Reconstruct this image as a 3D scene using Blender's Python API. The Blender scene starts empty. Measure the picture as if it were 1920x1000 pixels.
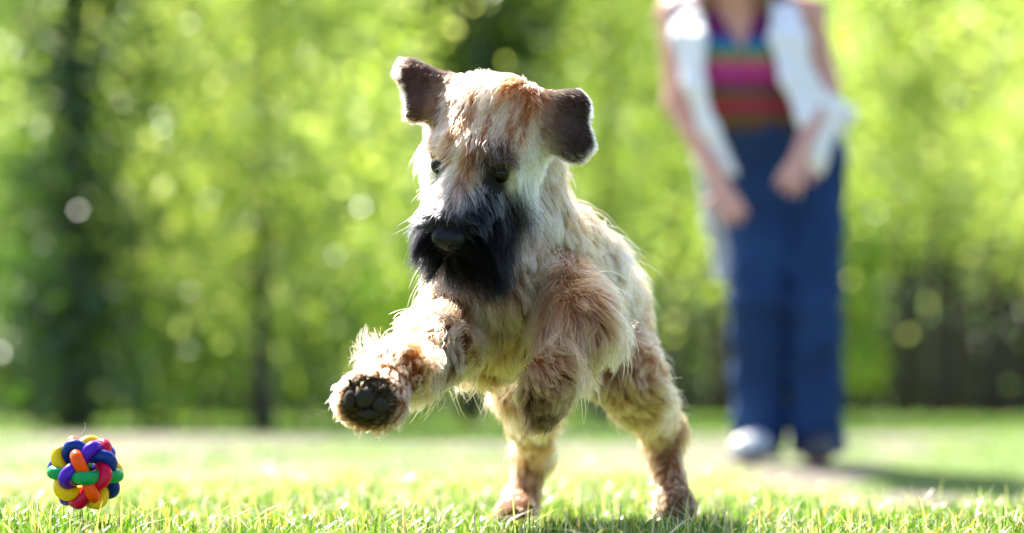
import bpy, math, random
import numpy as np
from mathutils import Vector, Matrix, kdtree

random.seed(7)
RNG = np.random.default_rng(7)
SC = bpy.context.scene
COL = SC.collection

# ------------------------------------------------------------------ camera
CAM_H = 0.167
FPX = 7200.0                       # focal length in photo pixels (135 mm on a 36 mm frame, 1920 px)
PITCH = math.atan(260 / FPX)
cam_d = bpy.data.cameras.new('camera')
cam = bpy.data.objects.new('camera', cam_d)
COL.objects.link(cam)
cam.location = (0, 0, CAM_H)
cam.rotation_euler = (math.pi / 2 + PITCH, 0, 0)
cam_d.lens = 135
cam_d.sensor_width = 36
cam_d.clip_start = 0.05
cam_d.clip_end = 2000
cam_d.dof.use_dof = True
cam_d.dof.focus_distance = 4.68
cam_d.dof.aperture_fstop = 3.4
SC.camera = cam

# ------------------------------------------------------------------ sky, sun, exposure
SUN_EL = math.radians(48)
SUN_DIR = Vector((-0.50, 0.866, 0)).normalized() * math.cos(SUN_EL) + Vector((0, 0, math.sin(SUN_EL)))
world = bpy.data.worlds.new('World')
SC.world = world
world.use_nodes = True
nt = world.node_tree
sky = nt.nodes.new('ShaderNodeTexSky')
sky.sky_type = 'NISHITA'
sky.sun_disc = False
sky.sun_elevation = SUN_EL
sky.sun_rotation = math.atan2(SUN_DIR.x, SUN_DIR.y)
sky.air_density = 1.0
sky.dust_density = 2.0
bg = nt.nodes['Background']
bg.inputs['Strength'].default_value = 0.082
nt.links.new(sky.outputs[0], bg.inputs['Color'])
sun_d = bpy.data.lights.new('sun', 'SUN')
sun_d.energy = 5.0
sun_d.angle = math.radians(0.5)
sun_d.color = (1.0, 0.94, 0.84)
sun = bpy.data.objects.new('sun', sun_d)
COL.objects.link(sun)
sun.location = (-10, 20, 30)
sun.rotation_euler = SUN_DIR.to_track_quat('Z', 'Y').to_euler()

SC.view_settings.view_transform = 'Standard'
SC.view_settings.look = 'None'
SC.view_settings.exposure = 2.4
SC.view_settings.gamma = 1.0
SC.render.engine = 'CYCLES'
SC.cycles.use_denoising = True
SC.cycles.max_bounces = 10
SC.cycles.transmission_bounces = 8
SC.cycles.diffuse_bounces = 3
SC.cycles.glossy_bounces = 6
SC.cycles.transparent_max_bounces = 8
SC.cycles.sample_clamp_indirect = 6.0
SC.cycles_curves.shape = 'RIBBONS'
SC.cycles_curves.subdivisions = 1


def at(px, py, d):
    """The point of the place seen at photo pixel (px, py), d metres in front of the camera."""
    cp, sp = math.cos(PITCH), math.sin(PITCH)
    a = (px - 960) / FPX * d
    b = (500 - py) / FPX * d
    return np.array((a, d * cp - b * sp, CAM_H + d * sp + b * cp))


# ------------------------------------------------------------------ small helpers
def noise3(p, freq, seed, octaves=2):
    r = np.random.default_rng(seed)
    out = np.zeros(len(p))
    amp = 1.0
    tot = 0
    for o in range(octaves):
        for k in range(5):
            v = r.normal(size=3)
            v = v / np.linalg.norm(v) * freq * (2 ** o) * r.uniform(.6, 1.4)
            out += amp * np.sin(p @ v * 2 * math.pi + r.uniform(0, 6.28))
        tot += amp * 1.6
        amp *= .55
    return out / tot


def norm(v):
    return v / np.maximum(np.linalg.norm(v, axis=-1, keepdims=True), 1e-9)


def sstep(x, a, b):
    t = np.clip((x - a) / (b - a), 0, 1)
    return t * t * (3 - 2 * t)


def mesh_np(name, V, F, mat=None, smooth=True):
    """Mesh from arrays; F is (n,3) or (n,4) or a list of such."""
    me = bpy.data.meshes.new(name)
    V = np.asarray(V, dtype=np.float32)
    Fs = F if isinstance(F, list) else [F]
    Fs = [np.asarray(f, dtype=np.int32) for f in Fs if len(f)]
    loops = np.concatenate([f.ravel() for f in Fs])
    tot = np.concatenate([np.full(len(f), f.shape[1], dtype=np.int32) for f in Fs])
    start = np.concatenate([[0], np.cumsum(tot)[:-1]]).astype(np.int32)
    me.vertices.add(len(V))
    me.vertices.foreach_set('co', V.ravel())
    me.loops.add(len(loops))
    me.loops.foreach_set('vertex_index', loops)
    me.polygons.add(len(tot))
    me.polygons.foreach_set('loop_start', start)
    me.polygons.foreach_set('loop_total', tot)
    me.update(calc_edges=True)
    if smooth:
        me.polygons.foreach_set('use_smooth', np.ones(len(tot), dtype=bool))
    if mat:
        me.materials.append(mat)
    return me


def obj(name, data, parent=None, label=None, cat=None, group=None, kind=None, loc=None):
    o = bpy.data.objects.new(name, data)
    COL.objects.link(o)
    if parent is not None:
        o.parent = parent
    if loc is not None:
        o.location = loc
    if label:
        o['label'] = label
    if cat:
        o['category'] = cat
    if group:
        o['group'] = group
    if kind:
        o['kind'] = kind
    return o


def point_color(me, name, arr):
    a = me.attributes.new(name, 'FLOAT_COLOR', 'POINT')
    arr = np.asarray(arr, dtype=np.float32)
    if arr.shape[1] == 3:
        arr = np.concatenate([arr, np.ones((len(arr), 1), np.float32)], 1)
    a.data.foreach_set('color', arr.ravel())


def tube(path, radii, seg=8, closed=False):
    P = np.asarray(path, float)
    n = len(P)
    R = np.broadcast_to(np.asarray(radii, float), (n,))
    if closed:
        T = norm(np.roll(P, -1, 0) - np.roll(P, 1, 0))
    else:
        T = norm(np.gradient(P, axis=0))
    up = np.array((0.31, 0.17, 0.93))
    if abs(T[0] @ up) > .9:
        up = np.array((1., 0.1, 0))
    N = np.zeros_like(P)
    v = up - T[0] * (up @ T[0])
    N[0] = v / np.linalg.norm(v)
    for i in range(1, n):
        v = N[i - 1] - T[i] * (N[i - 1] @ T[i])
        N[i] = v / max(np.linalg.norm(v), 1e-9)
    if closed:
        pass
    B = np.cross(T, N)
    ang = np.arange(seg) / seg * 2 * math.pi
    V = P[:, None] + R[:, None, None] * (np.cos(ang)[None, :, None] * N[:, None] + np.sin(ang)[None, :, None] * B[:, None])
    V = V.reshape(-1, 3)
    F = []
    for i in range(n if closed else n - 1):
        j = (i + 1) % n
        for k in range(seg):
            l = (k + 1) % seg
            F.append((i * seg + k, i * seg + l, j * seg + l, j * seg + k))
    F = np.array(F)
    tri = np.zeros((0, 3), int)
    if not closed:
        V = np.concatenate([V, P[:1], P[-1:]])
        a, b = len(V) - 2, len(V) - 1
        tri = np.array([(a, (k + 1) % seg, k) for k in range(seg)] +
                       [(b, (n - 1) * seg + k, (n - 1) * seg + (k + 1) % seg) for k in range(seg)])
    return V, F, tri


def join(parts):
    Vs, Q, T, off = [], [], [], 0
    for V, F, t in parts:
        Vs.append(V)
        if len(F):
            Q.append(np.asarray(F) + off)
        if len(t):
            T.append(np.asarray(t) + off)
        off += len(V)
    out = []
    if Q:
        out.append(np.concatenate(Q))
    if T:
        out.append(np.concatenate(T))
    return np.concatenate(Vs), out


def ellipsoid(c, axes, seg=20, ring=12):
    """axes: three vectors."""
    ax = [np.asarray(a, float) for a in axes]
    V, F = [], []
    for i in range(ring + 1):
        th = math.pi * i / ring
        for k in range(seg):
            ph = 2 * math.pi * k / seg
            V.append(np.asarray(c) + ax[0] * math.sin(th) * math.cos(ph) + ax[1] * math.sin(th) * math.sin(ph) + ax[2] * math.cos(th))
    for i in range(ring):
        for k in range(seg):
            l = (k + 1) % seg
            F.append((i * seg + k, i * seg + l, (i + 1) * seg + l, (i + 1) * seg + k))
    return np.array(V), np.array(F), np.zeros((0, 3), int)


# ------------------------------------------------------------------ implicit surfaces for bodies
def d_cone(p, a, b, ra, rb):
    a = np.asarray(a, np.float32)
    ba = np.asarray(b, np.float32) - a
    L = max(float(ba @ ba), 1e-9)
    q = p - a
    t = np.clip(q @ ba / L, 0, 1)
    d = np.linalg.norm(q - t[:, None] * ba, axis=1)
    return d - (ra + (rb - ra) * t)


def d_tri(p, a, b, c, r):
    a, b, c = (np.asarray(v, np.float32) for v in (a, b, c))
    ba, cb, ac = b - a, c - b, a - c
    n = np.cross(ba, ac)
    pa, pb, pc = p - a, p - b, p - c
    s = np.sign(pa @ np.cross(ba, n)) + np.sign(pb @ np.cross(cb, n)) + np.sign(pc @ np.cross(ac, n))

    def seg(e, q):
        t = np.clip(q @ e / (e @ e), 0, 1)
        v = e * t[:, None] - q
        return (v * v).sum(1)
    edge = np.minimum(np.minimum(seg(ba, pa), seg(cb, pb)), seg(ac, pc))
    plane = (pa @ n) ** 2 / (n @ n)
    return np.sqrt(np.where(s < 2, edge, plane)) - r


def prim_d(p, pr):
    if pr['t'] == 'tri':
        return d_tri(p, pr['a'], pr['b'], pr['c'], pr['r'])
    return d_cone(p, pr['a'], pr['b'], pr['ra'], pr['rb'])


def smin_all(p, prims, k, inflate=0.0):
    acc = np.zeros(len(p))
    for pr in prims:
        E = np.stack([pr['a'], pr['b'], pr.get('c', pr['a'])])
        R = max(pr.get('ra', 0), pr.get('rb', 0), pr.get('r', 0)) + 8 * k + abs(inflate)
        m = np.nonzero(((p >= E.min(0) - R) & (p <= E.max(0) + R)).all(1))[0]
        if len(m):
            acc[m] += np.exp(-np.clip((prim_d(p[m], pr)) / k, -60, 60))
    return -k * np.log(np.maximum(acc, 1e-30)) - inflate


def surface_nets(fn, lo, hi, h):
    lo = np.asarray(lo, float)
    n = np.ceil((np.asarray(hi) - lo) / h).astype(int) + 1
    g = np.stack(np.meshgrid(*[np.arange(k) for k in n], indexing='ij'), -1).reshape(-1, 3)
    P = (lo + g * h).astype(np.float32)
    D = np.concatenate([fn(P[i:i + 400000]) for i in range(0, len(P), 400000)]).reshape(n)
    ins = D < 0
    c = np.zeros(n - 1, dtype=int)
    for i in (0, 1):
        for j in (0, 1):
            for k in (0, 1):
                c += ins[i:n[0] - 1 + i, j:n[1] - 1 + j, k:n[2] - 1 + k]
    act = (c > 0) & (c < 8)
    idx = np.argwhere(act)
    vid = -np.ones(n - 1, dtype=int)
    vid[act] = np.arange(len(idx))
    acc = np.zeros((len(idx), 3))
    cnt = np.zeros(len(idx))
    corners = [(i, j, k) for i in (0, 1) for j in (0, 1) for k in (0, 1)]
    for ca in corners:
        for ax in range(3):
            if ca[ax]:
                continue
            cb = list(ca)
            cb[ax] = 1
            da = D[idx[:, 0] + ca[0], idx[:, 1] + ca[1], idx[:, 2] + ca[2]]
            db = D[idx[:, 0] + cb[0], idx[:, 1] + cb[1], idx[:, 2] + cb[2]]
            m = (da < 0) != (db < 0)
            t = np.where(m, da / np.where(m, da - db, 1), 0)
            pos = np.array(ca, float)[None] + t[:, None] * (np.array(cb) - np.array(ca))[None]
            acc[m] += pos[m]
            cnt[m] += 1
    V = lo + (idx + acc / cnt[:, None]) * h
    F = []
    for ax in range(3):
        u, v = [(1, 2), (2, 0), (0, 1)][ax]
        sl_a = [slice(None)] * 3
        sl_b = [slice(None)] * 3
        sl_a[ax] = slice(0, -1)
        sl_b[ax] = slice(1, None)
        A, Bm = ins[tuple(sl_a)], ins[tuple(sl_b)]
        e = np.argwhere(A != Bm)
        ok = (e[:, u] > 0) & (e[:, v] > 0) & (e[:, u] < n[u] - 1) & (e[:, v] < n[v] - 1)
        e = e[ok]
        flip = ~A[tuple(e.T)]
        q = []
        for du, dv in ((1, 1), (0, 1), (0, 0), (1, 0)):
            cc = e.copy()
            cc[:, u] -= du
            cc[:, v] -= dv
            q.append(vid[tuple(cc.T)])
        q = np.stack(q, 1)
        q[flip] = q[flip][:, ::-1]
        F.append(q)
    return V, np.concatenate(F)


def vertex_normals(V, F):
    n = np.cross(V[F[:, 2]] - V[F[:, 0]], V[F[:, 3]] - V[F[:, 1]])
    N = np.zeros_like(V)
    for k in range(4):
        np.add.at(N, F[:, k], n)
    return norm(N)


# ------------------------------------------------------------------ materials
def new_mat(name):
    m = bpy.data.materials.new(name)
    m.use_nodes = True
    t = m.node_tree
    t.nodes.clear()
    out = t.nodes.new('ShaderNodeOutputMaterial')
    return m, t, out


def N(t, kind, **kw):
    n = t.nodes.new(kind)
    for k, v in kw.items():
        if k in n.inputs:
            n.inputs[k].default_value = v
        else:
            setattr(n, k, v)
    return n


def rgba(c):
    return (c[0], c[1], c[2], 1.0)


def pbr(name, color, rough=.6, spec=.4, noise_scale=None, noise_amt=.25, bump=0, coat=0, sheen=0):
    m, t, out = new_mat(name)
    b = N(t, 'ShaderNodeBsdfPrincipled')
    b.inputs['Base Color'].default_value = rgba(color)
    b.inputs['Roughness'].default_value = rough
    b.inputs['Specular IOR Level'].default_value = spec
    b.inputs['Coat Weight'].default_value = coat
    b.inputs['Sheen Weight'].default_value = sheen
    t.links.new(b.outputs[0], out.inputs['Surface'])
    if noise_scale:
        tc = N(t, 'ShaderNodeTexCoord')
        nz = N(t, 'ShaderNodeTexNoise', Scale=noise_scale, Detail=6.0, Roughness=.6)
        t.links.new(tc.outputs['Object'], nz.inputs['Vector'])
        mix = N(t, 'ShaderNodeMix', data_type='RGBA')
        mix.inputs['A'].default_value = rgba([c * (1 - noise_amt) for c in color])
        mix.inputs['B'].default_value = rgba([min(1, c * (1 + noise_amt)) for c in color])
        t.links.new(nz.outputs['Fac'], mix.inputs['Factor'])
        t.links.new(mix.outputs['Result'], b.inputs['Base Color'])
        if bump:
            bp = N(t, 'ShaderNodeBump', Strength=bump, Distance=.005)
            t.links.new(nz.outputs['Fac'], bp.inputs['Height'])
            t.links.new(bp.outputs[0], b.inputs['Normal'])
    return m


def leafy(name, attr, trans=.5, gloss=.06, rough=.35, tint=(1.25, 1.25, .55)):
    """Thin green matter: reflects and lets light through; colour from a point attribute."""
    m, t, out = new_mat(name)
    a = N(t, 'ShaderNodeAttribute', attribute_name=attr)
    dif = N(t, 'ShaderNodeBsdfDiffuse')
    tr = N(t, 'ShaderNodeBsdfTranslucent')
    mul = N(t, 'ShaderNodeMix', data_type='RGBA', blend_type='MULTIPLY')
    mul.inputs['Factor'].default_value = 1
    mul.inputs['B'].default_value = rgba(tint)
    t.links.new(a.outputs['Color'], mul.inputs['A'])
    t.links.new(a.outputs['Color'], dif.inputs['Color'])
    t.links.new(mul.outputs['Result'], tr.inputs['Color'])
    mx = N(t, 'ShaderNodeMixShader', Fac=trans)
    t.links.new(dif.outputs[0], mx.inputs[1])
    t.links.new(tr.outputs[0], mx.inputs[2])
    gl = N(t, 'ShaderNodeBsdfGlossy', Roughness=rough)
    gl.inputs['Color'].default_value = (1, 1, 1, 1)
    mg = N(t, 'ShaderNodeMixShader', Fac=gloss)
    t.links.new(mx.outputs[0], mg.inputs[1])
    t.links.new(gl.outputs[0], mg.inputs[2])
    t.links.new(mg.outputs[0], out.inputs['Surface'])
    return m


def hair_mat(name, rough=.4, rad_rough=.5):
    m, t, out = new_mat(name)
    h = N(t, 'ShaderNodeBsdfHairPrincipled')
    h.model = 'CHIANG'
    h.parametrization = 'COLOR'
    h.inputs['Roughness'].default_value = rough
    h.inputs['Radial Roughness'].default_value = rad_rough
    h.inputs['Coat'].default_value = 0.0
    h.inputs['IOR'].default_value = 1.42
    h.inputs['Random Roughness'].default_value = .2
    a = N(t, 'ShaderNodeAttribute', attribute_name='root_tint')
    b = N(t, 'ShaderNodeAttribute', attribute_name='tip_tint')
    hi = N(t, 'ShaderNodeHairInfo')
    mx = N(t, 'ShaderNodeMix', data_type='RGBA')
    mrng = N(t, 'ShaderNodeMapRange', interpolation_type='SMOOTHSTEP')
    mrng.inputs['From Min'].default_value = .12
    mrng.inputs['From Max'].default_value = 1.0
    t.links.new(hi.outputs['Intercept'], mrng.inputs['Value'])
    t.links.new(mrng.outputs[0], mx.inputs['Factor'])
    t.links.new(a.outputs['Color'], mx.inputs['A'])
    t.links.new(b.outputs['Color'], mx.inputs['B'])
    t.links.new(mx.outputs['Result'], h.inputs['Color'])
    t.links.new(h.outputs[0], out.inputs['Surface'])
    return m


# ================================================================== GROUND
def ground_z(x, y):
    x = np.asarray(x, float)
    y = np.asarray(y, float)
    z = .012 * np.sin(x * 1.7 + 1) * np.sin(y * .9) + .006 * np.sin(x * 5 + y * 3.1)
    z = z * sstep(y, 5.6, 8)
    z = z - .10 * sstep(x, .35, .95) * sstep(y, 5.7, 7.2) * (1 - sstep(y, 10.2, 12.3))       # a shallow dip beside the person
    z = z + .016 * np.exp(-((x + .55) / .16) ** 2 - ((y - 4.75) / .25) ** 2)      # low tuft mound under the toy
    z = z + 14 * sstep(y, 94, 230)                                                # rise added to block bright sky gaps through the wood
    return z


def bare_mask(x, y):
    """1 where the turf is worn to dry straw and soil."""
    p = np.stack([x, y * .45, np.zeros_like(x)], -1)
    n = noise3(p.reshape(-1, 3), .55, 11, 3).reshape(np.shape(x))
    n2 = noise3(p.reshape(-1, 3), 2.2, 12, 2).reshape(np.shape(x))
    band = sstep(y, 7.0, 9.2) * (1 - sstep(y, 17.5, 25.0))
    band = np.maximum(band, np.exp(-((x - 1.7) / .8) ** 2 - ((y - 9.3) / 1.6) ** 2) * 1.2)
    return np.clip(band * (.60 + .85 * n + .35 * n2) - .08 + .10 * n, 0, 1)


ys = np.concatenate([np.linspace(-6, 3.6, 14), np.linspace(3.8, 9, 90), np.linspace(9.1, 30, 130), np.geomspace(30.5, 900, 60)])
us = np.linspace(-1, 1, 141)
us = np.sign(us) * np.abs(us) ** 1.6
GX = us[None, :] * np.maximum(4.0, .35 * np.abs(ys) * (1 + np.maximum(ys - 30, 0) / 40))[:, None]
GY = np.broadcast_to(ys[:, None], GX.shape)
GZ = ground_z(GX, GY)
V = np.stack([GX, GY, GZ], -1).reshape(-1, 3)
ny, nx = GX.shape
ii, jj = np.meshgrid(np.arange(ny - 1), np.arange(nx - 1), indexing='ij')
q = (ii * nx + jj).ravel()
F = np.stack([q, q + 1, q + nx + 1, q + nx], 1)
m_ground, t, out = new_mat('turf_soil')
at_b = N(t, 'ShaderNodeAttribute', attribute_name='bare')
tc = N(t, 'ShaderNodeTexCoord')
nz = N(t, 'ShaderNodeTexNoise', Scale=9.0, Detail=8.0, Roughness=.7)
nz2 = N(t, 'ShaderNodeTexNoise', Scale=70.0, Detail=6.0, Roughness=.7)
t.links.new(tc.outputs['Object'], nz.inputs['Vector'])
t.links.new(tc.outputs['Object'], nz2.inputs['Vector'])
soil = N(t, 'ShaderNodeValToRGB')
soil.color_ramp.elements[0].position = .3
soil.color_ramp.elements[0].color = (.10, .085, .06, 1)
soil.color_ramp.elements[1].position = .7
soil.color_ramp.elements[1].color = (.155, .140, .110, 1)
t.links.new(nz2.outputs['Fac'], soil.inputs['Fac'])
green = N(t, 'ShaderNodeValToRGB')
green.color_ramp.elements[0].position = .35
green.color_ramp.elements[0].color = (.05, .09, .010, 1)
green.color_ramp.elements[1].position = .7
green.color_ramp.elements[1].color = (.115, .185, .018, 1)
t.links.new(nz2.outputs['Fac'], green.inputs['Fac'])
addn = N(t, 'ShaderNodeMath', operation='MULTIPLY_ADD')
addn.inputs[1].default_value = .9
t.links.new(nz.outputs['Fac'], addn.inputs[0])
sub = N(t, 'ShaderNodeMath', operation='SUBTRACT')
sub.inputs[1].default_value = .45
t.links.new(at_b.outputs['Fac'], sub.inputs[0])
t.links.new(sub.outputs[0], addn.inputs[2])
ctr = N(t, 'ShaderNodeMapRange')
ctr.inputs['From Min'].default_value = .2
ctr.inputs['From Max'].default_value = .7
t.links.new(addn.outputs[0], ctr.inputs['Value'])
mx = N(t, 'ShaderNodeMix', data_type='RGBA')
t.links.new(ctr.outputs[0], mx.inputs['Factor'])
t.links.new(green.outputs['Color'], mx.inputs['A'])
t.links.new(soil.outputs['Color'], mx.inputs['B'])
bs = N(t, 'ShaderNodeBsdfPrincipled', Roughness=.9)
bs.inputs['Specular IOR Level'].default_value = .2
t.links.new(mx.outputs['Result'], bs.inputs['Base Color'])
bp = N(t, 'ShaderNodeBump', Strength=.6, Distance=.02)
t.links.new(nz2.outputs['Fac'], bp.inputs['Height'])
t.links.new(bp.outputs[0], bs.inputs['Normal'])
t.links.new(bs.outputs[0], out.inputs['Surface'])
me = mesh_np('ground', V, F, m_ground)
a = me.attributes.new('bare', 'FLOAT', 'POINT')
a.data.foreach_set('value', bare_mask(GX, GY).ravel().astype(np.float32))
obj('ground', me, kind='structure', label='mown park lawn with worn sandy patches', cat='ground')


# ================================================================== TREES
M_BARK = pbr('bark_dark', (.060, .047, .038), .9, .2, 14, .5, .8)
M_BARK2 = pbr('bark_grey', (.16, .15, .13), .9, .2, 10, .5, .8)
M_LEAF = leafy('leaf', 'tint', trans=.6, gloss=.05, rough=.4, tint=(1.55, 1.55, .7))
LEAF_COL = {
    'pale': [(.29, .37, .09), (.36, .43, .17), (.21, .31, .03), (.42, .46, .26)],
    'bright': [(.14, .26, .010), (.19, .31, .014), (.10, .20, .010), (.26, .34, .04)],
    'dark': [(.040, .085, .008), (.055, .11, .010), (.028, .06, .010), (.075, .12, .015)],
    'deep': [(.030, .075, .010), (.035, .085, .028), (.05, .11, .014), (.028, .06, .022)],
    'gloom': [(.012, .026, .008), (.018, .034, .009), (.010, .020, .009), (.022, .036, .012)],  # undergrowth leaves: shade under the canopy put into their colour
    'mid': [(.09, .17, .010), (.12, .21, .013), (.06, .13, .010), (.16, .23, .025)],
}


def leaf_cloud(C, size, kind, rng, flat=.0):
    """One rhombic leaf at each centre, with random tilt."""
    n = len(C)
    d = norm(rng.normal(size=(n, 3)))
    s = norm(np.cross(d, norm(rng.normal(size=(n, 3)))))
    nrm = np.cross(d, s)
    L = (size * rng.uniform(.6, 1.4, n))[:, None]
    W = L * rng.uniform(.38, .6, n)[:, None]
    V = np.stack([C - d * L * .5, C + s * W * .5 + nrm * L * .08, C + d * L * .5, C - s * W * .5 + nrm * L * .08], 1).reshape(-1, 3)
    F = np.arange(4 * n).reshape(-1, 4)
    pal = np.array(LEAF_COL[kind])
    c = pal[rng.integers(0, len(pal), n)] * rng.uniform(.8, 1.25, n)[:, None]
    return V, F, np.repeat(c, 4, 0)


def make_tree(px, d, height, spread, crown_z, kind, trunk_r, leaves, size, bark, label, cat='tree', name='leafy_tree', seed=0, shape='round', group='trees along the edge of the park', clumps=46, lean=0.0):
    rng = np.random.default_rng(1000 + seed)
    base = at(px, 760, d)
    base[2] = float(ground_z(base[0], base[1]))
    root = obj(name, None, label=label, cat=cat, group=group, loc=base)
    # trunk
    n = 9
    tz = np.linspace(-.08, height * .86, n)
    drift = np.cumsum(rng.normal(0, .035 * height / 6, (n, 2)), 0) * np.linspace(0, 1, n)[:, None]
    path = np.stack([drift[:, 0] + lean * tz, drift[:, 1], tz], 1)
    rad = trunk_r * np.linspace(1.0, .16, n)
    rad[0] *= 1.45
    parts = [tube(path, rad, 9)]
    centers = []
    tips = []
    for k in range(clumps):
        f = (k + .5) / clumps
        z = crown_z + (height - crown_z) * f
        if shape == 'cone':
            rr = spread * (1 - f) ** .8 * .5 + .1
        elif shape == 'column':
            rr = spread * .5 * (1 - .5 * abs(2 * f - 1) ** 3)
        else:
            rr = spread * .5 * math.sqrt(max(.04, 1 - (2 * min(f * .92 + .12, 1) - 1) ** 2)) 
        ang = k * 2.39996 + rng.uniform(-.5, .5)
        rad_k = rr * rng.uniform(.12, 1.0)
        p0i = np.interp(max(z - .25 * rad_k - .2, crown_z * .6), tz, np.arange(n))
        i0 = int(min(p0i, n - 2))
        p0 = path[i0] + (path[i0 + 1] - path[i0]) * (p0i - i0)
        p1 = np.array((math.cos(ang) * rad_k + p0[0], math.sin(ang) * rad_k + p0[1], z + rng.uniform(-.1, .1) * spread))
        if k % 2 == 0:
            mid = (p0 + p1) / 2 + np.array((0, 0, .08 * rad_k)) + rng.normal(0, .04, 3)
            r0 = trunk_r * .34 * (1 - .6 * f)
            parts.append(tube(np.array([p0, mid, p1]), [r0, r0 * .6, r0 * .2], 5))
        tips.append((p1, p0))
    V, Fq = join(parts)
    obj('trunk', mesh_np('trunk', V, Fq, bark), root)
    # foliage: uneven clumps around the branch ends
    per = leaves // clumps
    for p1, p0 in tips:
        m = int(per * rng.uniform(.45, 1.6))
        s = spread * rng.uniform(.08, .17) + .08
        c = p1 + rng.normal(size=(m, 3)) * np.array((s, s, s * .75))
        k2 = m // 5
        tt = rng.uniform(.3, 1, (k2, 1))
        c2 = p0 + (p1 - p0) * tt + rng.normal(size=(k2, 3)) * s * .5
        centers += [c, c2]
    C = np.concatenate(centers)
    C = C[C[:, 2] > .08]
    V, Fq, c = leaf_cloud(C, size, kind, rng)
    me = mesh_np('crown', V, Fq, M_LEAF, smooth=False)
    point_color(me, 'tint', c)
    obj('crown', me, root)
    return root


TREES = [
    # px, d, height, spread, crown_z, kind, trunk_r, leaves, size, bark, label, shape
    (-110, 26.5, 4.6, 3.2, .5, 'pale', .08, 9000, .085, M_BARK, 'pale green tree cut off by the left edge of the picture', 'round'),
    (140, 22.8, 5.5, 1.15, .15, 'deep', .09, 14000, .075, M_BARK, 'narrow dark blue-green tree standing behind the toy ball', 'column'),
    (300, 30.0, 5.0, 3.4, .6, 'pale', .09, 12000, .09, M_BARK, 'broad pale tree between the narrow dark tree and the slim trunk', 'round'),
    (492, 23.3, 4.4, 2.1, .95, 'pale', .058, 11000, .08, M_BARK, 'pale leafy tree on a slim dark trunk left of the dog', 'round'),
    (640, 34.0, 5.6, 3.2, 1.2, 'bright', .11, 11000, .09, M_BARK2, 'yellow-green tree on a grey trunk just left of the dog', 'round'),
    (885, 30.5, 7.0, 1.9, 2.35, 'dark', .075, 17000, .09, M_BARK, 'dark green tree rising behind the head of the dog', 'round'),
    (1130, 33.0, 5.6, 3.0, 1.5, 'pale', .09, 11000, .09, M_BARK2, 'pale tree filling the gap between dog and person', 'round'),
    (1275, 47.0, 8.0, 3.6, 2.8, 'bright', .17, 10000, .11, M_BARK, 'bright tree on a dark trunk behind the hind leg of the dog', 'round'),
    (1350, 53.0, 8.5, 3.4, 3.0, 'mid', .16, 9000, .11, M_BARK, 'tree whose trunk stands behind the left leg of the person', 'round'),
    (1618, 45.0, 2.3, .28, .4, 'bright', .03, 1100, .09, M_BARK2, 'yellow-green sapling close to the right leg of the person', 'column'),
    (1690, 51.0, 8.5, 3.6, 2.9, 'bright', .11, 11000, .11, M_BARK, 'leafy tree just right of the yellow-green sapling', 'round'),
    (1765, 47.5, 8.0, 3.4, 2.8, 'pale', .125, 11000, .11, M_BARK, 'leafy tree with a straight trunk, second from the right edge', 'round'),
    (1862, 49.0, 8.5, 3.8, 2.9, 'bright', .165, 11000, .11, M_BARK, 'leafy tree with the thickest trunk near the right edge', 'round'),
    (1728, 57.0, 8.0, 2.6, 3.2, 'mid', .10, 6000, .12, M_BARK, 'slim-trunked tree set back between the two straight trunks on the right', 'round'),
    (1812, 58.0, 8.0, 2.6, 3.2, 'bright', .11, 6000, .12, M_BARK, 'slim-trunked tree set back just left of the thickest trunk', 'round'),
    (1908, 55.0, 8.0, 2.6, 3.2, 'mid', .12, 6000, .12, M_BARK, 'slim-trunked tree set back at the right edge of the picture', 'round'),
    (2010, 42.0, 7.0, 3.6, 1.8, 'pale', .14, 9000, .10, M_BARK, 'pale tree leaning in from the right edge', 'round'),
]
for i, (px, d, h, sp, cz, kind, tr, nl, sz, bk, lab, shp) in enumerate(TREES):
    make_tree(px, d, h, sp, cz, kind, tr, nl, sz, bk, lab, seed=i, shape=shp,
              name='columnar_tree' if shp == 'column' and h > 5 else ('sapling' if shp == 'column' else 'leafy_tree'))
SHRUBS = [
    (70, 24.5, 1.5, 1.1, .05, 'dark', 'dark green shrub at the left edge behind the toy ball'),
    (265, 25.5, 2.1, 1.5, .05, 'mid', 'mid green shrub behind the toy ball on its right'),
    (375, 27.0, 2.0, 1.3, .05, 'dark', 'dark leafy shrub left of the slim dark trunk'),
    (570, 29.0, 1.9, 1.3, .05, 'mid', 'mid green shrub right of the slim dark trunk'),
    (760, 36.0, 2.2, 1.6, .05, 'dark', 'dark shrub under the raised forepaw of the dog'),
    (1095, 44.0, 2.1, 1.7, .05, 'dark', 'dark shrub between the hind legs of the dog'),
]
for i, (px, d, h, sp, cz, kind, lab) in enumerate(SHRUBS):
    make_tree(px, d, h, sp, cz, kind, .025, 4200, .07, M_BARK, lab, cat='shrub', name='shrub', seed=50 + i, group='shrubs at the foot of the trees', clumps=24)

# the wood far behind: one mass
rng = np.random.default_rng(5)
n = 130000
wy = rng.uniform(62, 92, n)
wx = rng.uniform(-1, 1, n) * (wy * .62)
wz = 3.0 + 11.0 * rng.beta(1.2, 1.5, n) + .6 * np.sin(wx * 1.3) * np.sin(wy * .5)
C = np.stack([wx, wy, wz], 1)
dens = noise3(C, .16, 77, 2)
C = C[dens > rng.uniform(-.9, .35, n)]
V1, F1, c1 = leaf_cloud(C, .36, 'bright', rng)
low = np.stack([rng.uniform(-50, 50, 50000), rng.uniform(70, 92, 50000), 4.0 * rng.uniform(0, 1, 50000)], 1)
V2, F2, c2 = leaf_cloud(low, .42, 'gloom', rng)
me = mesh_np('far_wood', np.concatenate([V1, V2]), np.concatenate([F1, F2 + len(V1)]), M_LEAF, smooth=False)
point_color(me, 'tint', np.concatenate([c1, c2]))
wood = obj('far_wood', me, kind='stuff', label='sunlit wood far behind the lawn', cat='wood')
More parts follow.
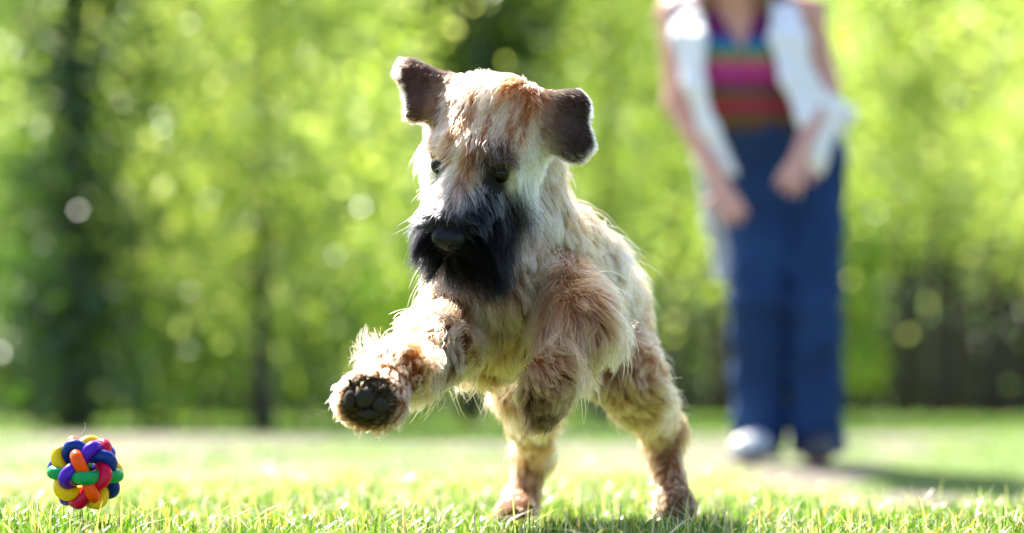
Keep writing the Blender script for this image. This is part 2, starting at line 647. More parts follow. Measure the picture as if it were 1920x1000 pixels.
parts = []
for k in range(300):
    y = rng.uniform(60, 92)
    x = rng.uniform(-1, 1) * y * .62
    hh = rng.uniform(7, 11)
    r = rng.uniform(.10, .22)
    dx = rng.normal(0, .25)
    parts.append(tube(np.array([(x, y, -.1), (x + dx * .4, y, hh * .4), (x + dx, y, hh)]), [r * 1.2, r * .85, r * .3], 7))
V, Fq = join(parts)
o = obj('trunks', mesh_np('trunks', V, Fq, M_BARK), wood)
o['kind'] = 'stuff'

# ================================================================== GRASS
M_GRASS = leafy('grass_blade', 'tint', trans=.42, gloss=.045, rough=.3, tint=(1.15, 1.3, .4))


def blades(x, y, hgt, wid, cols, rng, lean=.5):
    n = len(x)
    z = ground_z(x, y)
    root = np.stack([x, y, z - .004], 1)
    az = rng.uniform(0, 6.283, n)
    dirh = np.stack([np.cos(az), np.sin(az), np.zeros(n)], 1)
    sd = np.stack([-np.sin(az + rng.normal(0, .7, n)), np.cos(az), np.zeros(n)], 1)
    sd = norm(sd)
    bend = np.abs(rng.normal(0, lean, n))[:, None]
    ln = hgt[:, None]
    ss = (0, .38, .74, 1.0)
    ww = (1, .9, .6, 0)
    rows = []
    for s, w in zip(ss, ww):
        c = root + ln * (np.array((0, 0, 1.0)) * (s - .22 * bend * s * s) + dirh * bend * s * s * .9)
        if w > 0:
            rows += [c - sd * wid[:, None] * .5 * w, c + sd * wid[:, None] * .5 * w]
        else:
            rows.append(c)
    V = np.stack(rows, 1)                       # n,7,3
    b = (np.arange(n) * 7)[:, None]
    Q = np.concatenate([b + np.array([0, 1, 3, 2]), b + np.array([2, 3, 5, 4])])
    T = b + np.array([4, 5, 6])
    c = np.repeat(cols, 7, 0)
    return V.reshape(-1, 3), Q, T, c


def grass_cols(n, rng, x, y, dry=.2):
    pal = np.array([(.085, .185, .005), (.115, .225, .006), (.065, .145, .005), (.15, .25, .010), (.045, .105, .006)])
    c = pal[rng.integers(0, len(pal), n)] * rng.uniform(.8, 1.2, n)[:, None]
    dryc = np.array([(.36, .31, .18), (.42, .38, .25), (.36, .22, .07), (.5, .48, .38)])
    isd = rng.uniform(size=n) < dry
    c[isd] = dryc[rng.integers(0, 4, isd.sum())]
    return c


def scatter(n, y0, y1, rng, keep):
    y = np.sqrt(rng.uniform(y0 ** 2, y1 ** 2, n))
    x = rng.uniform(-1, 1, n) * (y * .155 + .12)
    k = keep(x, y) > rng.uniform(size=n)
    return x[k], y[k]


rng = np.random.default_rng(21)
GV, GQ, GT, GC, off = [], [], [], [], 0


def add_blades(x, y, h, w, c, lean):
    global off
    V, Q, T, cc = blades(x, y, h, w, c, rng, lean)
    GV.append(V); GQ.append(Q + off); GT.append(T + off); GC.append(cc)
    off += len(V)


def tuft(x, y):
    p = np.stack([x, y, 0 * x], 1)
    return np.clip(.62 + .55 * noise3(p, 2.4, 31, 2), .12, 1)


x, y = scatter(70000, 4.15, 6.3, rng, tuft)
hh = rng.uniform(.012, .035, len(x)) * (.55 + .6 * tuft(x, y))
add_blades(x, y, hh, rng.uniform(.0016, .0036, len(x)), grass_cols(len(x), rng, x, y, .2), .95)
x, y = scatter(26000, 6.3, 9.5, rng, lambda x, y: tuft(x, y) * (1 - bare_mask(x, y) * .9))
hh = rng.uniform(.014, .034, len(x)) * (.6 + .5 * tuft(x, y)) * (1 - .45 * sstep(y, 7.2, 8.5))
add_blades(x, y, hh, rng.uniform(.0022, .0045, len(x)), grass_cols(len(x), rng, x, y, .15), .6)
x, y = scatter(30000, 9.5, 45, rng, lambda x, y: (1 - bare_mask(x, y)) ** 1.3 * tuft(x * .5, y * .3) + .03)
hh = rng.uniform(.012, .03, len(x)) * (1 + sstep(y, 18, 28))
add_blades(x, y, hh, rng.uniform(.008, .018, len(x)), grass_cols(len(x), rng, x, y, .1), .6)
# taller single blades and a few tawny ones
x, y = scatter(520, 4.6, 6.6, rng, lambda x, y: np.ones_like(x))
add_blades(x, y, rng.uniform(.030, .046, len(x)), rng.uniform(.0022, .0040, len(x)), np.array([(.05, .12, .01)]) * rng.uniform(.7, 1.6, (len(x), 1)), .45)
x, y = scatter(260, 4.5, 7.5, rng, lambda x, y: np.ones_like(x))
add_blades(x, y, rng.uniform(.02, .045, len(x)), rng.uniform(.003, .0055, len(x)), np.array([(.50, .24, .04)]) * rng.uniform(.7, 1.2, (len(x), 1)), .6)
# litter: thin dead stalks lying between the blades
x, y = scatter(5000, 4.3, 8.5, rng, lambda x, y: np.ones_like(x))
add_blades(x, y, rng.uniform(.03, .07, len(x)), rng.uniform(.0014, .0026, len(x)), np.array([(.6, .55, .42)]) * rng.uniform(.6, 1.1, (len(x), 1)), 1.6)
me = mesh_np('grass', np.concatenate(GV), [np.concatenate(GQ), np.concatenate(GT)], M_GRASS, smooth=False)
point_color(me, 'tint', np.concatenate(GC))
obj('grass', me, kind='stuff', label='short bright green grass with dry blades', cat='grass')


# ================================================================== PERSON
def cone(a, b, ra, rb, **k):
    return dict(t='cone', a=np.asarray(a), b=np.asarray(b), ra=ra, rb=rb, **k)


def trip(a, b, c, r, **k):
    return dict(t='tri', a=np.asarray(a), b=np.asarray(b), c=np.asarray(c), r=r, **k)


M_SKIN = pbr('skin', (.58, .29, .22), .5, .4, 30, .08)
M_JEANS = pbr('denim', (.010, .034, .110), .85, .2, 5, .75, .2)
M_WHITE = pbr('white_knit', (.78, .77, .80), .85, .2, 120, .06, .3)
M_HAIRP = pbr('brown_hair', (.16, .085, .035), .5, .4, 40, .4)
M_SHOE = pbr('shoe_dark', (.03, .03, .04), .35, .5, 20, .2)
M_SHOE_SUN = pbr('shoe_sunlit', (.75, .74, .74), .3, .5, 20, .05)  # left shoe: sunlight on it put into a paler base colour

sL, eL, wL = at(1268, 28, 11.98), at(1272, 195, 11.92), at(1352, 345, 11.72)
sR, eR, wR = at(1512, 28, 12.0), at(1548, 165, 11.98), at(1500, 290, 11.72)


def hand(w, d_px, sgn):
    """Palm, four unequal bent fingers and a thumb leaving the side of the palm."""
    dn = norm(np.array(d_px))
    sd = norm(np.cross(dn, np.array((0, -1., 0)))) * sgn
    fw = np.cross(sd, dn)
    fw = fw if fw[1] < 0 else -fw
    pr = [cone(w, w + dn * .06, .022, .022), cone(w + dn * .035 - sd * .014, w + dn * .078 - sd * .026, .017, .012),
          cone(w + dn * .035 + sd * .014, w + dn * .078 + sd * .026, .017, .012), cone(w + dn * .05, w + dn * .080, .018, .014)]
    for j, (o, l) in enumerate(((-.033, .066), (-.011, .078), (.012, .074), (.034, .056))):
        k0 = w + dn * .078 + sd * o * .85
        k1 = k0 + (dn * .85 + fw * .35 + sd * o * 4) * l * .5
        k2 = k1 + (dn * .8 - fw * .45 + sd * o * 5) * l * .55
        pr += [cone(k0, k1, .0095, .0085), cone(k1, k2, .0085, .0070)]
    t0 = w + dn * .025 - sd * .020
    t1 = t0 - sd * .034 + dn * .026 + fw * .012
    t2 = t1 - sd * .008 + dn * .034 + fw * .006
    pr += [cone(t0, t1, .013, .0110), cone(t1, t2, .0110, .0085)]
    return pr


neck, head_c = at(1384, -15, 11.93), at(1372, -120, 11.84)
torso = [
    cone(at(1440, 295, 12.08), at(1512, 295, 12.08), .115, .115),
    cone(at(1405, 215, 12.03), at(1450, 215, 12.03), .092, .092),
    cone(at(1428, 215, 12.03), at(1470, 285, 12.08), .105, .12),
    cone(at(1345, 90, 11.96), at(1435, 90, 11.98), .098, .098),
    cone(at(1348, 110, 11.97), at(1402, 215, 12.03), .088, .092),
    cone(at(1335, 25, 11.98), at(1440, 25, 12.0), .085, .085),
    cone(at(1350, 112, 11.90), at(1352, 112, 11.90), .066, .066),
    cone(at(1428, 112, 11.91), at(1430, 112, 11.91), .066, .066),
]
shoulders = [cone(at(1335, 15, 11.98), sL, .07, .058), cone(at(1440, 15, 12.0), sR, .07, .058)]
armsL = [cone(sL, eL, .054, .042), cone(eL, wL, .042, .026)]
armsR = [cone(sR, eR, .055, .044), cone(eR, wR, .043, .026)]
legs = [
    cone(at(1434, 320, 12.06), at(1427, 560, 11.98), .088, .060), cone(at(1427, 560, 11.98), at(1425, 820, 12.06), .060, .042),
    cone(at(1520, 320, 12.08), at(1528, 570, 11.96), .088, .060), cone(at(1528, 570, 11.96), at(1531, 830, 12.03), .060, .042),
]
feet = [cone(at(1432, 838, 12.06), at(1398, 850, 11.9), .04, .035), cone(at(1530, 850, 12.03), at(1536, 856, 11.85), .04, .036)]
headp = [cone(neck, at(1378, -75, 11.88), .055, .052), cone(head_c, head_c + np.array((0, .02, .045)), .078, .082),
         cone(head_c + np.array((-.005, -.05, -.045)), head_c + np.array((0, -.02, -.05)), .04, .05),
         cone(head_c + np.array((-.008, -.085, -.005)), head_c + np.array((-.01, -.098, -.03)), .012, .016),
         cone(at(1384, 20, 11.97), neck, .075, .055)]
hands_pr = hand(wL, at(1378, 410, 11.66) - wL, -1) + hand(wR, at(1478, 350, 11.66) - wR, 1)
hands_pr += [cone(wL + (eL - wL) * .12, wL, .0285, .026), cone(wR + (eR - wR) * .12, wR, .0285, .026)]
body_pr = torso + shoulders + armsL + armsR + legs + feet + headp
lo = np.min([np.minimum(p['a'], p['b']) for p in body_pr], 0) - .14
hi = np.max([np.maximum(p['a'], p['b']) for p in body_pr], 0) + .14
V, F = surface_nets(lambda p: np.minimum(smin_all(p, body_pr, .010), smin_all(p, hands_pr, .0035)), lo, hi, .0065)
person = obj('person', mesh_np('person', V, F, M_SKIN), label='person in striped top, open white vest and blue jeans leaning forward behind the dog', cat='person')


# jeans: flared legs, waistband
waist_z = at(1440, 228, 12.03)[2]
jp = [
    cone(at(1440, 300, 12.08), at(1512, 300, 12.08), .128, .128),
    cone(at(1428, 222, 12.03), at(1462, 285, 12.06), .116, .126),
    cone(at(1406, 232, 12.03), at(1455, 232, 12.03), .104, .104),
    cone(at(1432, 320, 12.06), at(1421, 560, 11.98), .116, .095), cone(at(1421, 560, 11.98), at(1424, 815, 12.05), .095, .086),
    cone(at(1520, 320, 12.08), at(1528, 570, 11.96), .112, .087), cone(at(1528, 570, 11.96), at(1532, 838, 12.02), .087, .088),
]
hemL, hemR = at(1424, 838, 12.05)[2], at(1533, 862, 12.0)[2]


def jeans_sdf(p):
    d = smin_all(p, jp, .004)
    wr = .006 * np.sin(p[:, 2] * 46 + 3 * np.sin(p[:, 0] * 30)) * np.sin(p[:, 0] * 40 + p[:, 2] * 9)
    d = d + wr
    d = np.maximum(d, p[:, 2] - waist_z)
    return np.maximum(d, .012 - p[:, 2])


lo = np.min([np.minimum(p['a'], p['b']) for p in jp], 0) - .16
hi = np.max([np.maximum(p['a'], p['b']) for p in jp], 0) + .16
V, F = surface_nets(jeans_sdf, lo, hi, .010)
obj('jeans', mesh_np('jeans', V, F, M_JEANS), person)

# striped top with a deep neckline
m_top, t, out = new_mat('striped_knit')
tc = N(t, 'ShaderNodeTexCoord')
sx = N(t, 'ShaderNodeSeparateXYZ')
t.links.new(tc.outputs['Object'], sx.inputs[0])
zt, zb = at(1390, 0, 11.9)[2], at(1390, 240, 11.9)[2]
mr = N(t, 'ShaderNodeMapRange')
mr.inputs['From Min'].default_value = zt
mr.inputs['From Max'].default_value = zb
t.links.new(sx.outputs['Z'], mr.inputs['Value'])
ramp = N(t, 'ShaderNodeValToRGB')
ramp.color_ramp.interpolation = 'CONSTANT'
stripes = [(0, (.13, .012, .09)), (.29, (.03, .09, .30)), (.36, (.02, .20, .20)), (.42, (.20, .19, .04)), (.47, (.34, .10, .10)),
           (.52, (.42, .045, .26)), (.60, (.30, .03, .22)), (.68, (.10, .07, .055)), (.74, (.13, .10, .04)), (.78, (.36, .015, .06)),
           (.84, (.16, .03, .05)), (.88, (.14, .08, .025)), (.93, (.10, .05, .03))]
els = ramp.color_ramp.elements
els[0].position, els[0].color = 0, rgba(stripes[0][1])
els[1].position, els[1].color = stripes[1][0], rgba(stripes[1][1])
for pos, c in stripes[2:]:
    e = els.new(pos)
    e.color = rgba(c)
t.links.new(mr.outputs[0], ramp.inputs['Fac'])
b = N(t, 'ShaderNodeBsdfPrincipled', Roughness=.85)
b.inputs['Specular IOR Level'].default_value = .2
t.links.new(ramp.outputs['Color'], b.inputs['Base Color'])
t.links.new(b.outputs[0], out.inputs['Surface'])
vtip = at(1392, 100, 11.85)
top_pr = torso[1:]


def top_sdf(p):
    d = smin_all(p, top_pr, .014, .010)
    d = np.maximum(d, waist_z - .035 - p[:, 2])
    halfw = np.clip((p[:, 2] - vtip[2]) * .42, -1, .2)
    notch = np.where(p[:, 1] < 11.97, np.abs(p[:, 0] - vtip[0] + (p[:, 2] - vtip[2]) * .10) - halfw, 1)
    d = np.maximum(d, -notch)
    return np.maximum(d, p[:, 2] - at(1390, -22, 12)[2])


lo = np.min([np.minimum(p['a'], p['b']) for p in top_pr], 0) - .15
hi = np.max([np.maximum(p['a'], p['b']) for p in top_pr], 0) + .15
V, F = surface_nets(top_sdf, lo, hi, .009)
obj('striped_top', mesh_np('striped_top', V, F, m_top), person)

# open vest: back, shoulder straps, hanging front panels
vest_pr = []


def sheet(pts, r=.011):
    P = [at(*p) for p in pts]
    for k in range(1, len(P) - 1):
        vest_pr.append(trip(P[0], P[k], P[k + 1], r))


def strip(left, right, r=.011):
    for k in range(len(left) - 1):
        a, b, c, d_ = at(*left[k]), at(*right[k]), at(*left[k + 1]), at(*right[k + 1])
        vest_pr.append(trip(a, b, c, r))
        vest_pr.append(trip(b, d_, c, r))


strip([(1252, 0, 11.98), (1268, 70, 11.86), (1292, 160, 11.80), (1318, 240, 11.80), (1345, 320, 11.80)],
      [(1316, 0, 11.93), (1312, 70, 11.82), (1316, 160, 11.78), (1340, 240, 11.78), (1376, 325, 11.79)])
strip([(1444, 0, 11.93), (1452, 70, 11.82), (1474, 150, 11.80), (1502, 225, 11.80), (1520, 300, 11.82)],
      [(1490, 0, 11.98), (1502, 70, 11.86), (1520, 150, 11.86), (1580, 205, 11.92), (1535, 325, 11.86)])
strip([(1500, 120, 12.02), (1540, 190, 12.06), (1525, 310, 12.02)], [(1540, 160, 12.1), (1592, 215, 12.08), (1555, 300, 12.06)])
strip([(1262, 20, 12.02), (1290, 90, 12.02), (1300, 150, 12.04)]
      , [(1335, 20, 12.12), (1345, 90, 12.14), (1345, 150, 12.16)])  # side panel added to keep the sun off the top
strip([(1300, 150, 12.04), (1308, 300, 12.08), (1330, 420, 12.12), (1345, 520, 12.14)], [(1345, 150, 12.16), (1360, 300, 12.18), (1365, 420, 12.2), (1362, 520, 12.2)])
vest_back = [dict(p) for p in torso]


def vest_sdf(p):
    d = smin_all(p, vest_pr, .010)
    q = p + .005 * np.stack([np.sin(p[:, 2] * 19 + p[:, 0] * 20), np.sin(p[:, 2] * 23 + p[:, 0] * 37 + 1), 0 * p[:, 2]], 1)
    d = smin_all(q.astype(np.float32), vest_pr, .010)
    bk = smin_all(p, torso + shoulders, .012, .022)
    bk = np.maximum(bk, 12.075 - p[:, 1])
    bk = np.maximum(bk, p[:, 2] - at(1390, 2, 12)[2])
    return np.minimum(d, bk)


allp = vest_pr + torso
lo = np.min([np.min([p['a'], p['b'], p.get('c', p['a'])], 0) for p in allp], 0) - .18
hi = np.max([np.max([p['a'], p['b'], p.get('c', p['a'])], 0) for p in allp], 0) + .18
V, F = surface_nets(vest_sdf, lo, hi, .009)
obj('vest', mesh_np('vest', V, F, M_WHITE), person)
# shoes
for k, (a0, b0, mt) in enumerate((((1440, 840, 12.10), (1392, 850, 11.86), M_SHOE_SUN), ((1530, 850, 12.08), (1538, 858, 11.82), M_SHOE))):
    A, B = at(*a0), at(*b0)
    A[2], B[2] = .045, .036
    pr = [cone(A, (A + B) / 2, .046, .043), cone((A + B) / 2, B, .043, .036)]
    V, F = surface_nets(lambda p: np.maximum(smin_all(p, pr, .012), .004 - p[:, 2]), np.minimum(A, B) - .09, np.maximum(A, B) + .09, .007)
    so = obj('shoe', mesh_np('shoe', V, F, mt), person)
    pr2 = [cone(A * (1, 1, 0) + (0, 0, .008), B * (1, 1, 0) + (0, 0, .008), .050, .041)]
    V, F = surface_nets(lambda p: np.maximum(smin_all(p, pr2, .012), np.abs(p[:, 2] - .010) - .011), np.minimum(A, B) - .09, np.maximum(A, B) + .09, .006)
    obj('sole', mesh_np('sole', V, F, M_SHOE), so)
# long hair falling over the shoulders
hp = [cone(head_c + np.array((0, .035, .06)), head_c + np.array((0, .05, .0)), .088, .092),
      cone(head_c + np.array((-.07, .03, .0)), at(1330, -5, 11.85), .045, .022), cone(at(1330, -5, 11.85), at(1318, 20, 11.85), .022, .012),
      cone(head_c + np.array((.07, .03, .0)), at(1432, -5, 11.87), .045, .022), cone(at(1432, -5, 11.87), at(1438, 15, 11.86), .022, .012),
      cone(head_c + np.array((0, .06, 0)), at(1384, 0, 12.08), .08, .05)]
lo = np.min([np.minimum(p['a'], p['b']) for p in hp], 0) - .13
hi = np.max([np.maximum(p['a'], p['b']) for p in hp], 0) + .13
V, F = surface_nets(lambda p: smin_all(p, hp, .012) + .003 * np.sin(p[:, 0] * 260), lo, hi, .009)
obj('hair', mesh_np('hair', V, F, M_HAIRP), person)

# ================================================================== TOY BALL
BALL_C = at(160, 886, 4.74)
BR = .0725 / 1.0 * 145 / 145
TR = .0083
RM, RA = .0338, .0070
phi = (1 + 5 ** .5) / 2
axes = norm(np.array([(0, 1, phi), (0, 1, -phi), (1, phi, 0), (1, -phi, 0), (phi, 0, 1), (-phi, 0, 1)], float))
# turn the set so that the first axis is upright
z0 = axes[0]
x0 = norm(np.cross(z0, axes[2]))
y0 = np.cross(z0, x0)
Rm = np.stack([x0, y0, z0])
axes = axes @ Rm.T
rot = np.array(Matrix.Rotation(math.radians(9), 3, 'X') @ Matrix.Rotation(math.radians(4), 3, 'Y') @ Matrix.Rotation(math.radians(24), 3, 'Z'))
BALL_COL = [('green', (.0, .26, .07)), ('purple', (.060, .006, .42)), ('yellow', (.75, .47, .0)), ('orange', (.80, .070, .0)),
            ('crimson', (.48, .0, .035)), ('blue', (.0, .022, .20))]
ball = obj('toy_ball', None, label='braided rubber toy ball of six coloured bands lying on the grass', cat='toy ball', loc=BALL_C)
for k in range(6):
    a = axes[k]
    # crossing points with the next circle give the start of the weave
    cr = norm(np.cross(a, axes[(k + 1) % 6]))
    u, v = cr, np.cross(a, cr)
    th = np.linspace(0, 2 * math.pi, 160, endpoint=False)
    best = None
    ca, sa = np.cos(th), np.sin(th)
    # weave: over at even crossings, under at odd ones
    sgn = 1.0
    r = RM + sgn * RA * np.cos(5 * th)
    lat = .0058 * np.sin(5 * th) * 0
    P = (u[None] * ca[:, None] + v[None] * sa[:, None]) * r[:, None] + a[None] * lat[:, None]
    BALL_COL[k] = BALL_COL[k] + (P, cr, a)
# pick over/under signs so that crossing bands never meet
import itertools
best = None
for signs in itertools.product((1, -1), repeat=6):
    bad = 0
    for i in range(6):
        for j in range(i + 1, 6):
            c = norm(np.cross(axes[i], axes[j]))
            for s in (1, -1):
                pt = c * s
                hs = []
                for k in (i, j):
                    _, _, _, cr, a = BALL_COL[k]
                    tt = math.atan2(pt @ np.cross(a, cr), pt @ cr)
                    hs.append(signs[k] * math.cos(5 * tt))
                bad += hs[0] * hs[1] > 0
    if best is None or bad < best[0]:
        best = (bad, signs)
print('ball weave conflicts', best)
for k in range(6):
    cname, col, _, cr, a = BALL_COL[k]
    v = np.cross(a, cr)
    th = np.linspace(0, 2 * math.pi, 160, endpoint=False)
    r = RM + best[1][k] * RA * np.cos(5 * th)
    P = (cr[None] * np.cos(th)[:, None] + v[None] * np.sin(th)[:, None]) * r[:, None]
    P = P @ rot.T
    V, F, _ = tube(P, TR, 14, closed=True)
    o = obj('band', mesh_np('band', V, F, pbr('rubber_' + cname, col, .30, .22, 120, .16, .06)), ball, label=cname + ' rubber band of the ball')
thread = np.array([at(148, 818, 4.735), at(154, 812, 4.735), at(159, 805, 4.735), at(160, 798, 4.735), at(158, 792, 4.735)]) - BALL_C
V, F, T3 = tube(thread, [.0004, .0004, .0004, .0003, .0002], 5)
obj('loose_thread', mesh_np('loose_thread', V, [F, T3], pbr('thread', (.6, .6, .5), .6)), ball)

# ================================================================== DOG
# head frame: F along the muzzle, U out of the crown, R to the picture's right
HF = norm(np.array((-.28, -.60, -.75)))
roll = math.radians(13)
r0 = norm(np.cross(np.array((0, 0, 1.)), HF))
u0 = np.cross(HF, r0)
HR = r0 * math.cos(roll) - u0 * math.sin(roll)
HU = np.cross(HF, HR)
H0 = at(915, 240, 4.79)


def hd(f, u, r):
    return H0 + HF * f * 1.08 + HU * u + HR * r * 1.08


prims = []


def P_(kind, tag, length, lift, comb=None, **k):
    k.update(t=kind, tag=tag, len=length, lift=lift)
    if comb is None:
        comb = k['b'] - k['a']
    k['comb'] = norm(np.asarray(comb, float))
    prims.append(k)


def C_(tag, a, b, ra, rb, length, lift, comb=None):
    P_('cone', tag, length, lift, comb, a=np.asarray(a, float), b=np.asarray(b, float), ra=ra, rb=rb)


DOWN = np.array((0, 0, -1.))
BACK = norm(np.array((.25, .95, -.1)))
chest, mid, loin, rump = at(932, 555, 4.88), at(1020, 535, 5.04), at(1075, 552, 5.2), at(1118, 575, 5.32)
C_('torso', chest, mid, .084, .080, .034, .35, (.1, .25, -.9))
C_('torso', mid, loin, .080, .070, .032, .35, (.35, .5, -.55))
C_('torso', loin, rump, .070, .062, .032, .35, (.3, .5, -.6))
C_('torso', at(905, 588, 4.84), at(1010, 595, 5.0), .050, .050, .034, .4, (.1, .1, -1))
C_('neck', at(975, 470, 4.93), at(948, 275, 4.87), .078, .055, .030, .4, (.25, .2, -.9))
C_('neck', at(920, 520, 4.82), at(930, 340, 4.84), .060, .048, .036, .4, (.1, -.1, -.9))
C_('torso', at(1025, 468, 4.98), at(1058, 500, 5.08), .058, .064, .030, .4, (.5, .4, -.5))
# left foreleg (picture left), reaching towards the camera
C_('foreL', at(868, 575, 4.84), at(826, 648, 4.74), .046, .036, .028, .4, (-.5, -.3, -.6))
C_('foreL', at(826, 648, 4.74), at(738, 702, 4.52), .034, .026, .032, .55, (-.35, -.4, -.2))
C_('pawL', at(738, 702, 4.52), at(698, 746, 4.455), .026, .032, .013, .6, (-.4, -.6, -.3))
C_('pawL', at(670, 750, 4.45), at(720, 760, 4.45), .022, .022, .009, .6, (-.4, -.6, -.3))
# right foreleg, folded and hanging
C_('foreR', at(1050, 545, 4.86), at(1090, 608, 4.73), .050, .040, .036, .45, (.2, -.2, -.9))
C_('foreR', at(1090, 608, 4.73), at(1040, 700, 4.66), .038, .024, .036, .4, (-.3, -.1, -.9))
C_('pawR', at(1040, 700, 4.66), at(1018, 748, 4.69), .022, .020, .022, .3, (-.1, .1, -1))
C_('pawR', at(1018, 748, 4.69), at(1010, 772, 4.72), .021, .018, .013, .3, (-.1, .1, -1))
# hind legs
C_('hindL', at(1035, 600, 5.24), at(990, 728, 5.12), .060, .038, .024, .4, (-.1, 0, -1))
C_('hindL', at(990, 728, 5.12), at(1002, 850, 5.38), .036, .019, .022, .4, (.2, .4, -.9))
C_('hindL', at(1002, 850, 5.38), at(978, 942, 5.36), .019, .016, .018, .35, (-.1, 0, -1))
C_('hindL', at(978, 942, 5.36), at(966, 968, 5.30), .017, .020, .011, .35, (-.1, -.2, -1))
C_('hindR', at(1125, 600, 5.28), at(1170, 702, 5.14), .064, .041, .025, .4, (.3, .1, -.9))
C_('hindR', at(1170, 702, 5.14), at(1243, 806, 5.36), .038, .023, .027, .45, (.5, .4, -.7))
C_('hindR', at(1243, 808, 5.36), at(1260, 925, 5.30), .021, .016, .016, .35, (.05, 0, -1))
C_('hindR', at(1260, 925, 5.30), at(1265, 954, 5.25), .017, .020, .010, .35, (0, -.2, -1))
for tx, ty, td in ((955, 970, 5.28), (966, 973, 5.27), (978, 970, 5.28)):
    C_('hindL', at(tx + 3, ty - 12, td + .03), at(tx, ty, td), .011, .0095, .007, .3, (0, -.4, -1))
for tx, ty, td in ((1254, 956, 5.24), (1265, 959, 5.23), (1277, 955, 5.24)):
    C_('hindR', at(tx, ty - 12, td + .03), at(tx, ty, td), .0115, .0100, .007, .3, (0, -.4, -1))
# tail
C_('tail', at(1118, 520, 5.38), at(1128, 440, 5.46), .016, .006, .016, .6, (.1, .1, .8))
# head
C_('head', hd(-.022, .004, -.017), hd(-.022, .004, .017), .046, .046, .020, .35, HF * .8 - HU * .1)
C_('head', hd(.022, -.004, -.014), hd(.022, -.004, .014), .045, .045, .018, .25, HF * .7 - HU * .2 + HR * .35)
C_('head', hd(.02, -.032, -.036), hd(.045, -.038, -.032), .036, .030, .026, .35, HF * .2 - HU * .3 - HR * .4 + DOWN * .4)
C_('head', hd(.02, -.032, .034), hd(.045, -.038, .030), .036, .030, .016, .2, HF * .2 - HU * .3 + HR * .3 + DOWN * .4)
C_('muzzle', hd(.055, -.018, 0), hd(.138, -.028, 0), .043, .036, .024, .4, HF * .5 + DOWN * .4)
C_('jaw', hd(.04, -.050, 0), hd(.120, -.056, 0), .034, .026, .040, .3, DOWN)
C_('head', hd(.052, .020, -.024), hd(.056, .018, -.034), .016, .016, .024, .6, HF * .5 + HU * .35 - HR * .8)
C_('head', hd(.052, .020, .024), hd(.056, .018, .034), .016, .016, .030, .6, HF * .4 + HU * .3 + HR * 1.0)


def ear(pts, tag, comb):
    P = [at(*p) for p in pts]
    for k in range(1, len(P) - 1):
        P_('tri', tag, .010, .22, comb, a=P[0], b=P[k], c=P[k + 1], r=.0065)


ear([(850, 170, 4.83), (805, 146, 4.83), (766, 126, 4.82), (760, 138, 4.80), (777, 210, 4.77), (815, 212, 4.79)], 'earL', at(770, 172, 4.79) - at(845, 178, 4.83))
ear([(972, 208, 4.80), (1020, 192, 4.81), (1076, 186, 4.81), (1088, 200, 4.80), (1095, 270, 4.775), (1079, 286, 4.765), (1042, 254, 4.775), (1008, 232, 4.785)], 'earR', at(1086, 256, 4.78) - at(972, 208, 4.81))

ends = np.concatenate([np.stack([p['a'], p['b'], p.get('c', p['a'])]) for p in prims])
lo, hi = ends.min(0) - .11, ends.max(0) + .11
for pr in prims:
    if pr['tag'] in ('torso', 'neck', 'foreL', 'foreR', 'hindL', 'hindR'):
        pr['len'] *= 1.22
        if pr['len'] > .024:
            pr['ra'] -= .004
            pr['rb'] -= .004
DV, DF = surface_nets(lambda p: smin_all(p, prims, .009), lo, hi, .0055)
DN = vertex_normals(DV, DF)
TAGS = sorted(set(p['tag'] for p in prims))


def soft_fields(p):
    D = np.stack([prim_d(p.astype(np.float32), pr) for pr in prims], 1)
    W = np.exp(-np.clip((D - D.min(1, keepdims=True)) / .010, 0, 50))
    W /= W.sum(1, keepdims=True)
    comb = W @ np.array([pr['comb'] for pr in prims])
    ln = W @ np.array([pr['len'] for pr in prims])
    lift = W @ np.array([pr['lift'] for pr in prims])
    tagw = {t: W[:, [i for i, pr in enumerate(prims) if pr['tag'] == t]].sum(1) for t in TAGS}
    return comb, ln, lift, tagw


def lerp(a, b, t):
    t = np.asarray(t)[:, None]
    return a * (1 - t) + b * t


PADC = at(690, 752, 4.42)
EYE_L, EYE_R = hd(.075, .005, -.035), hd(.074, .003, .035)
NOSE = hd(.163, -.016, 0)


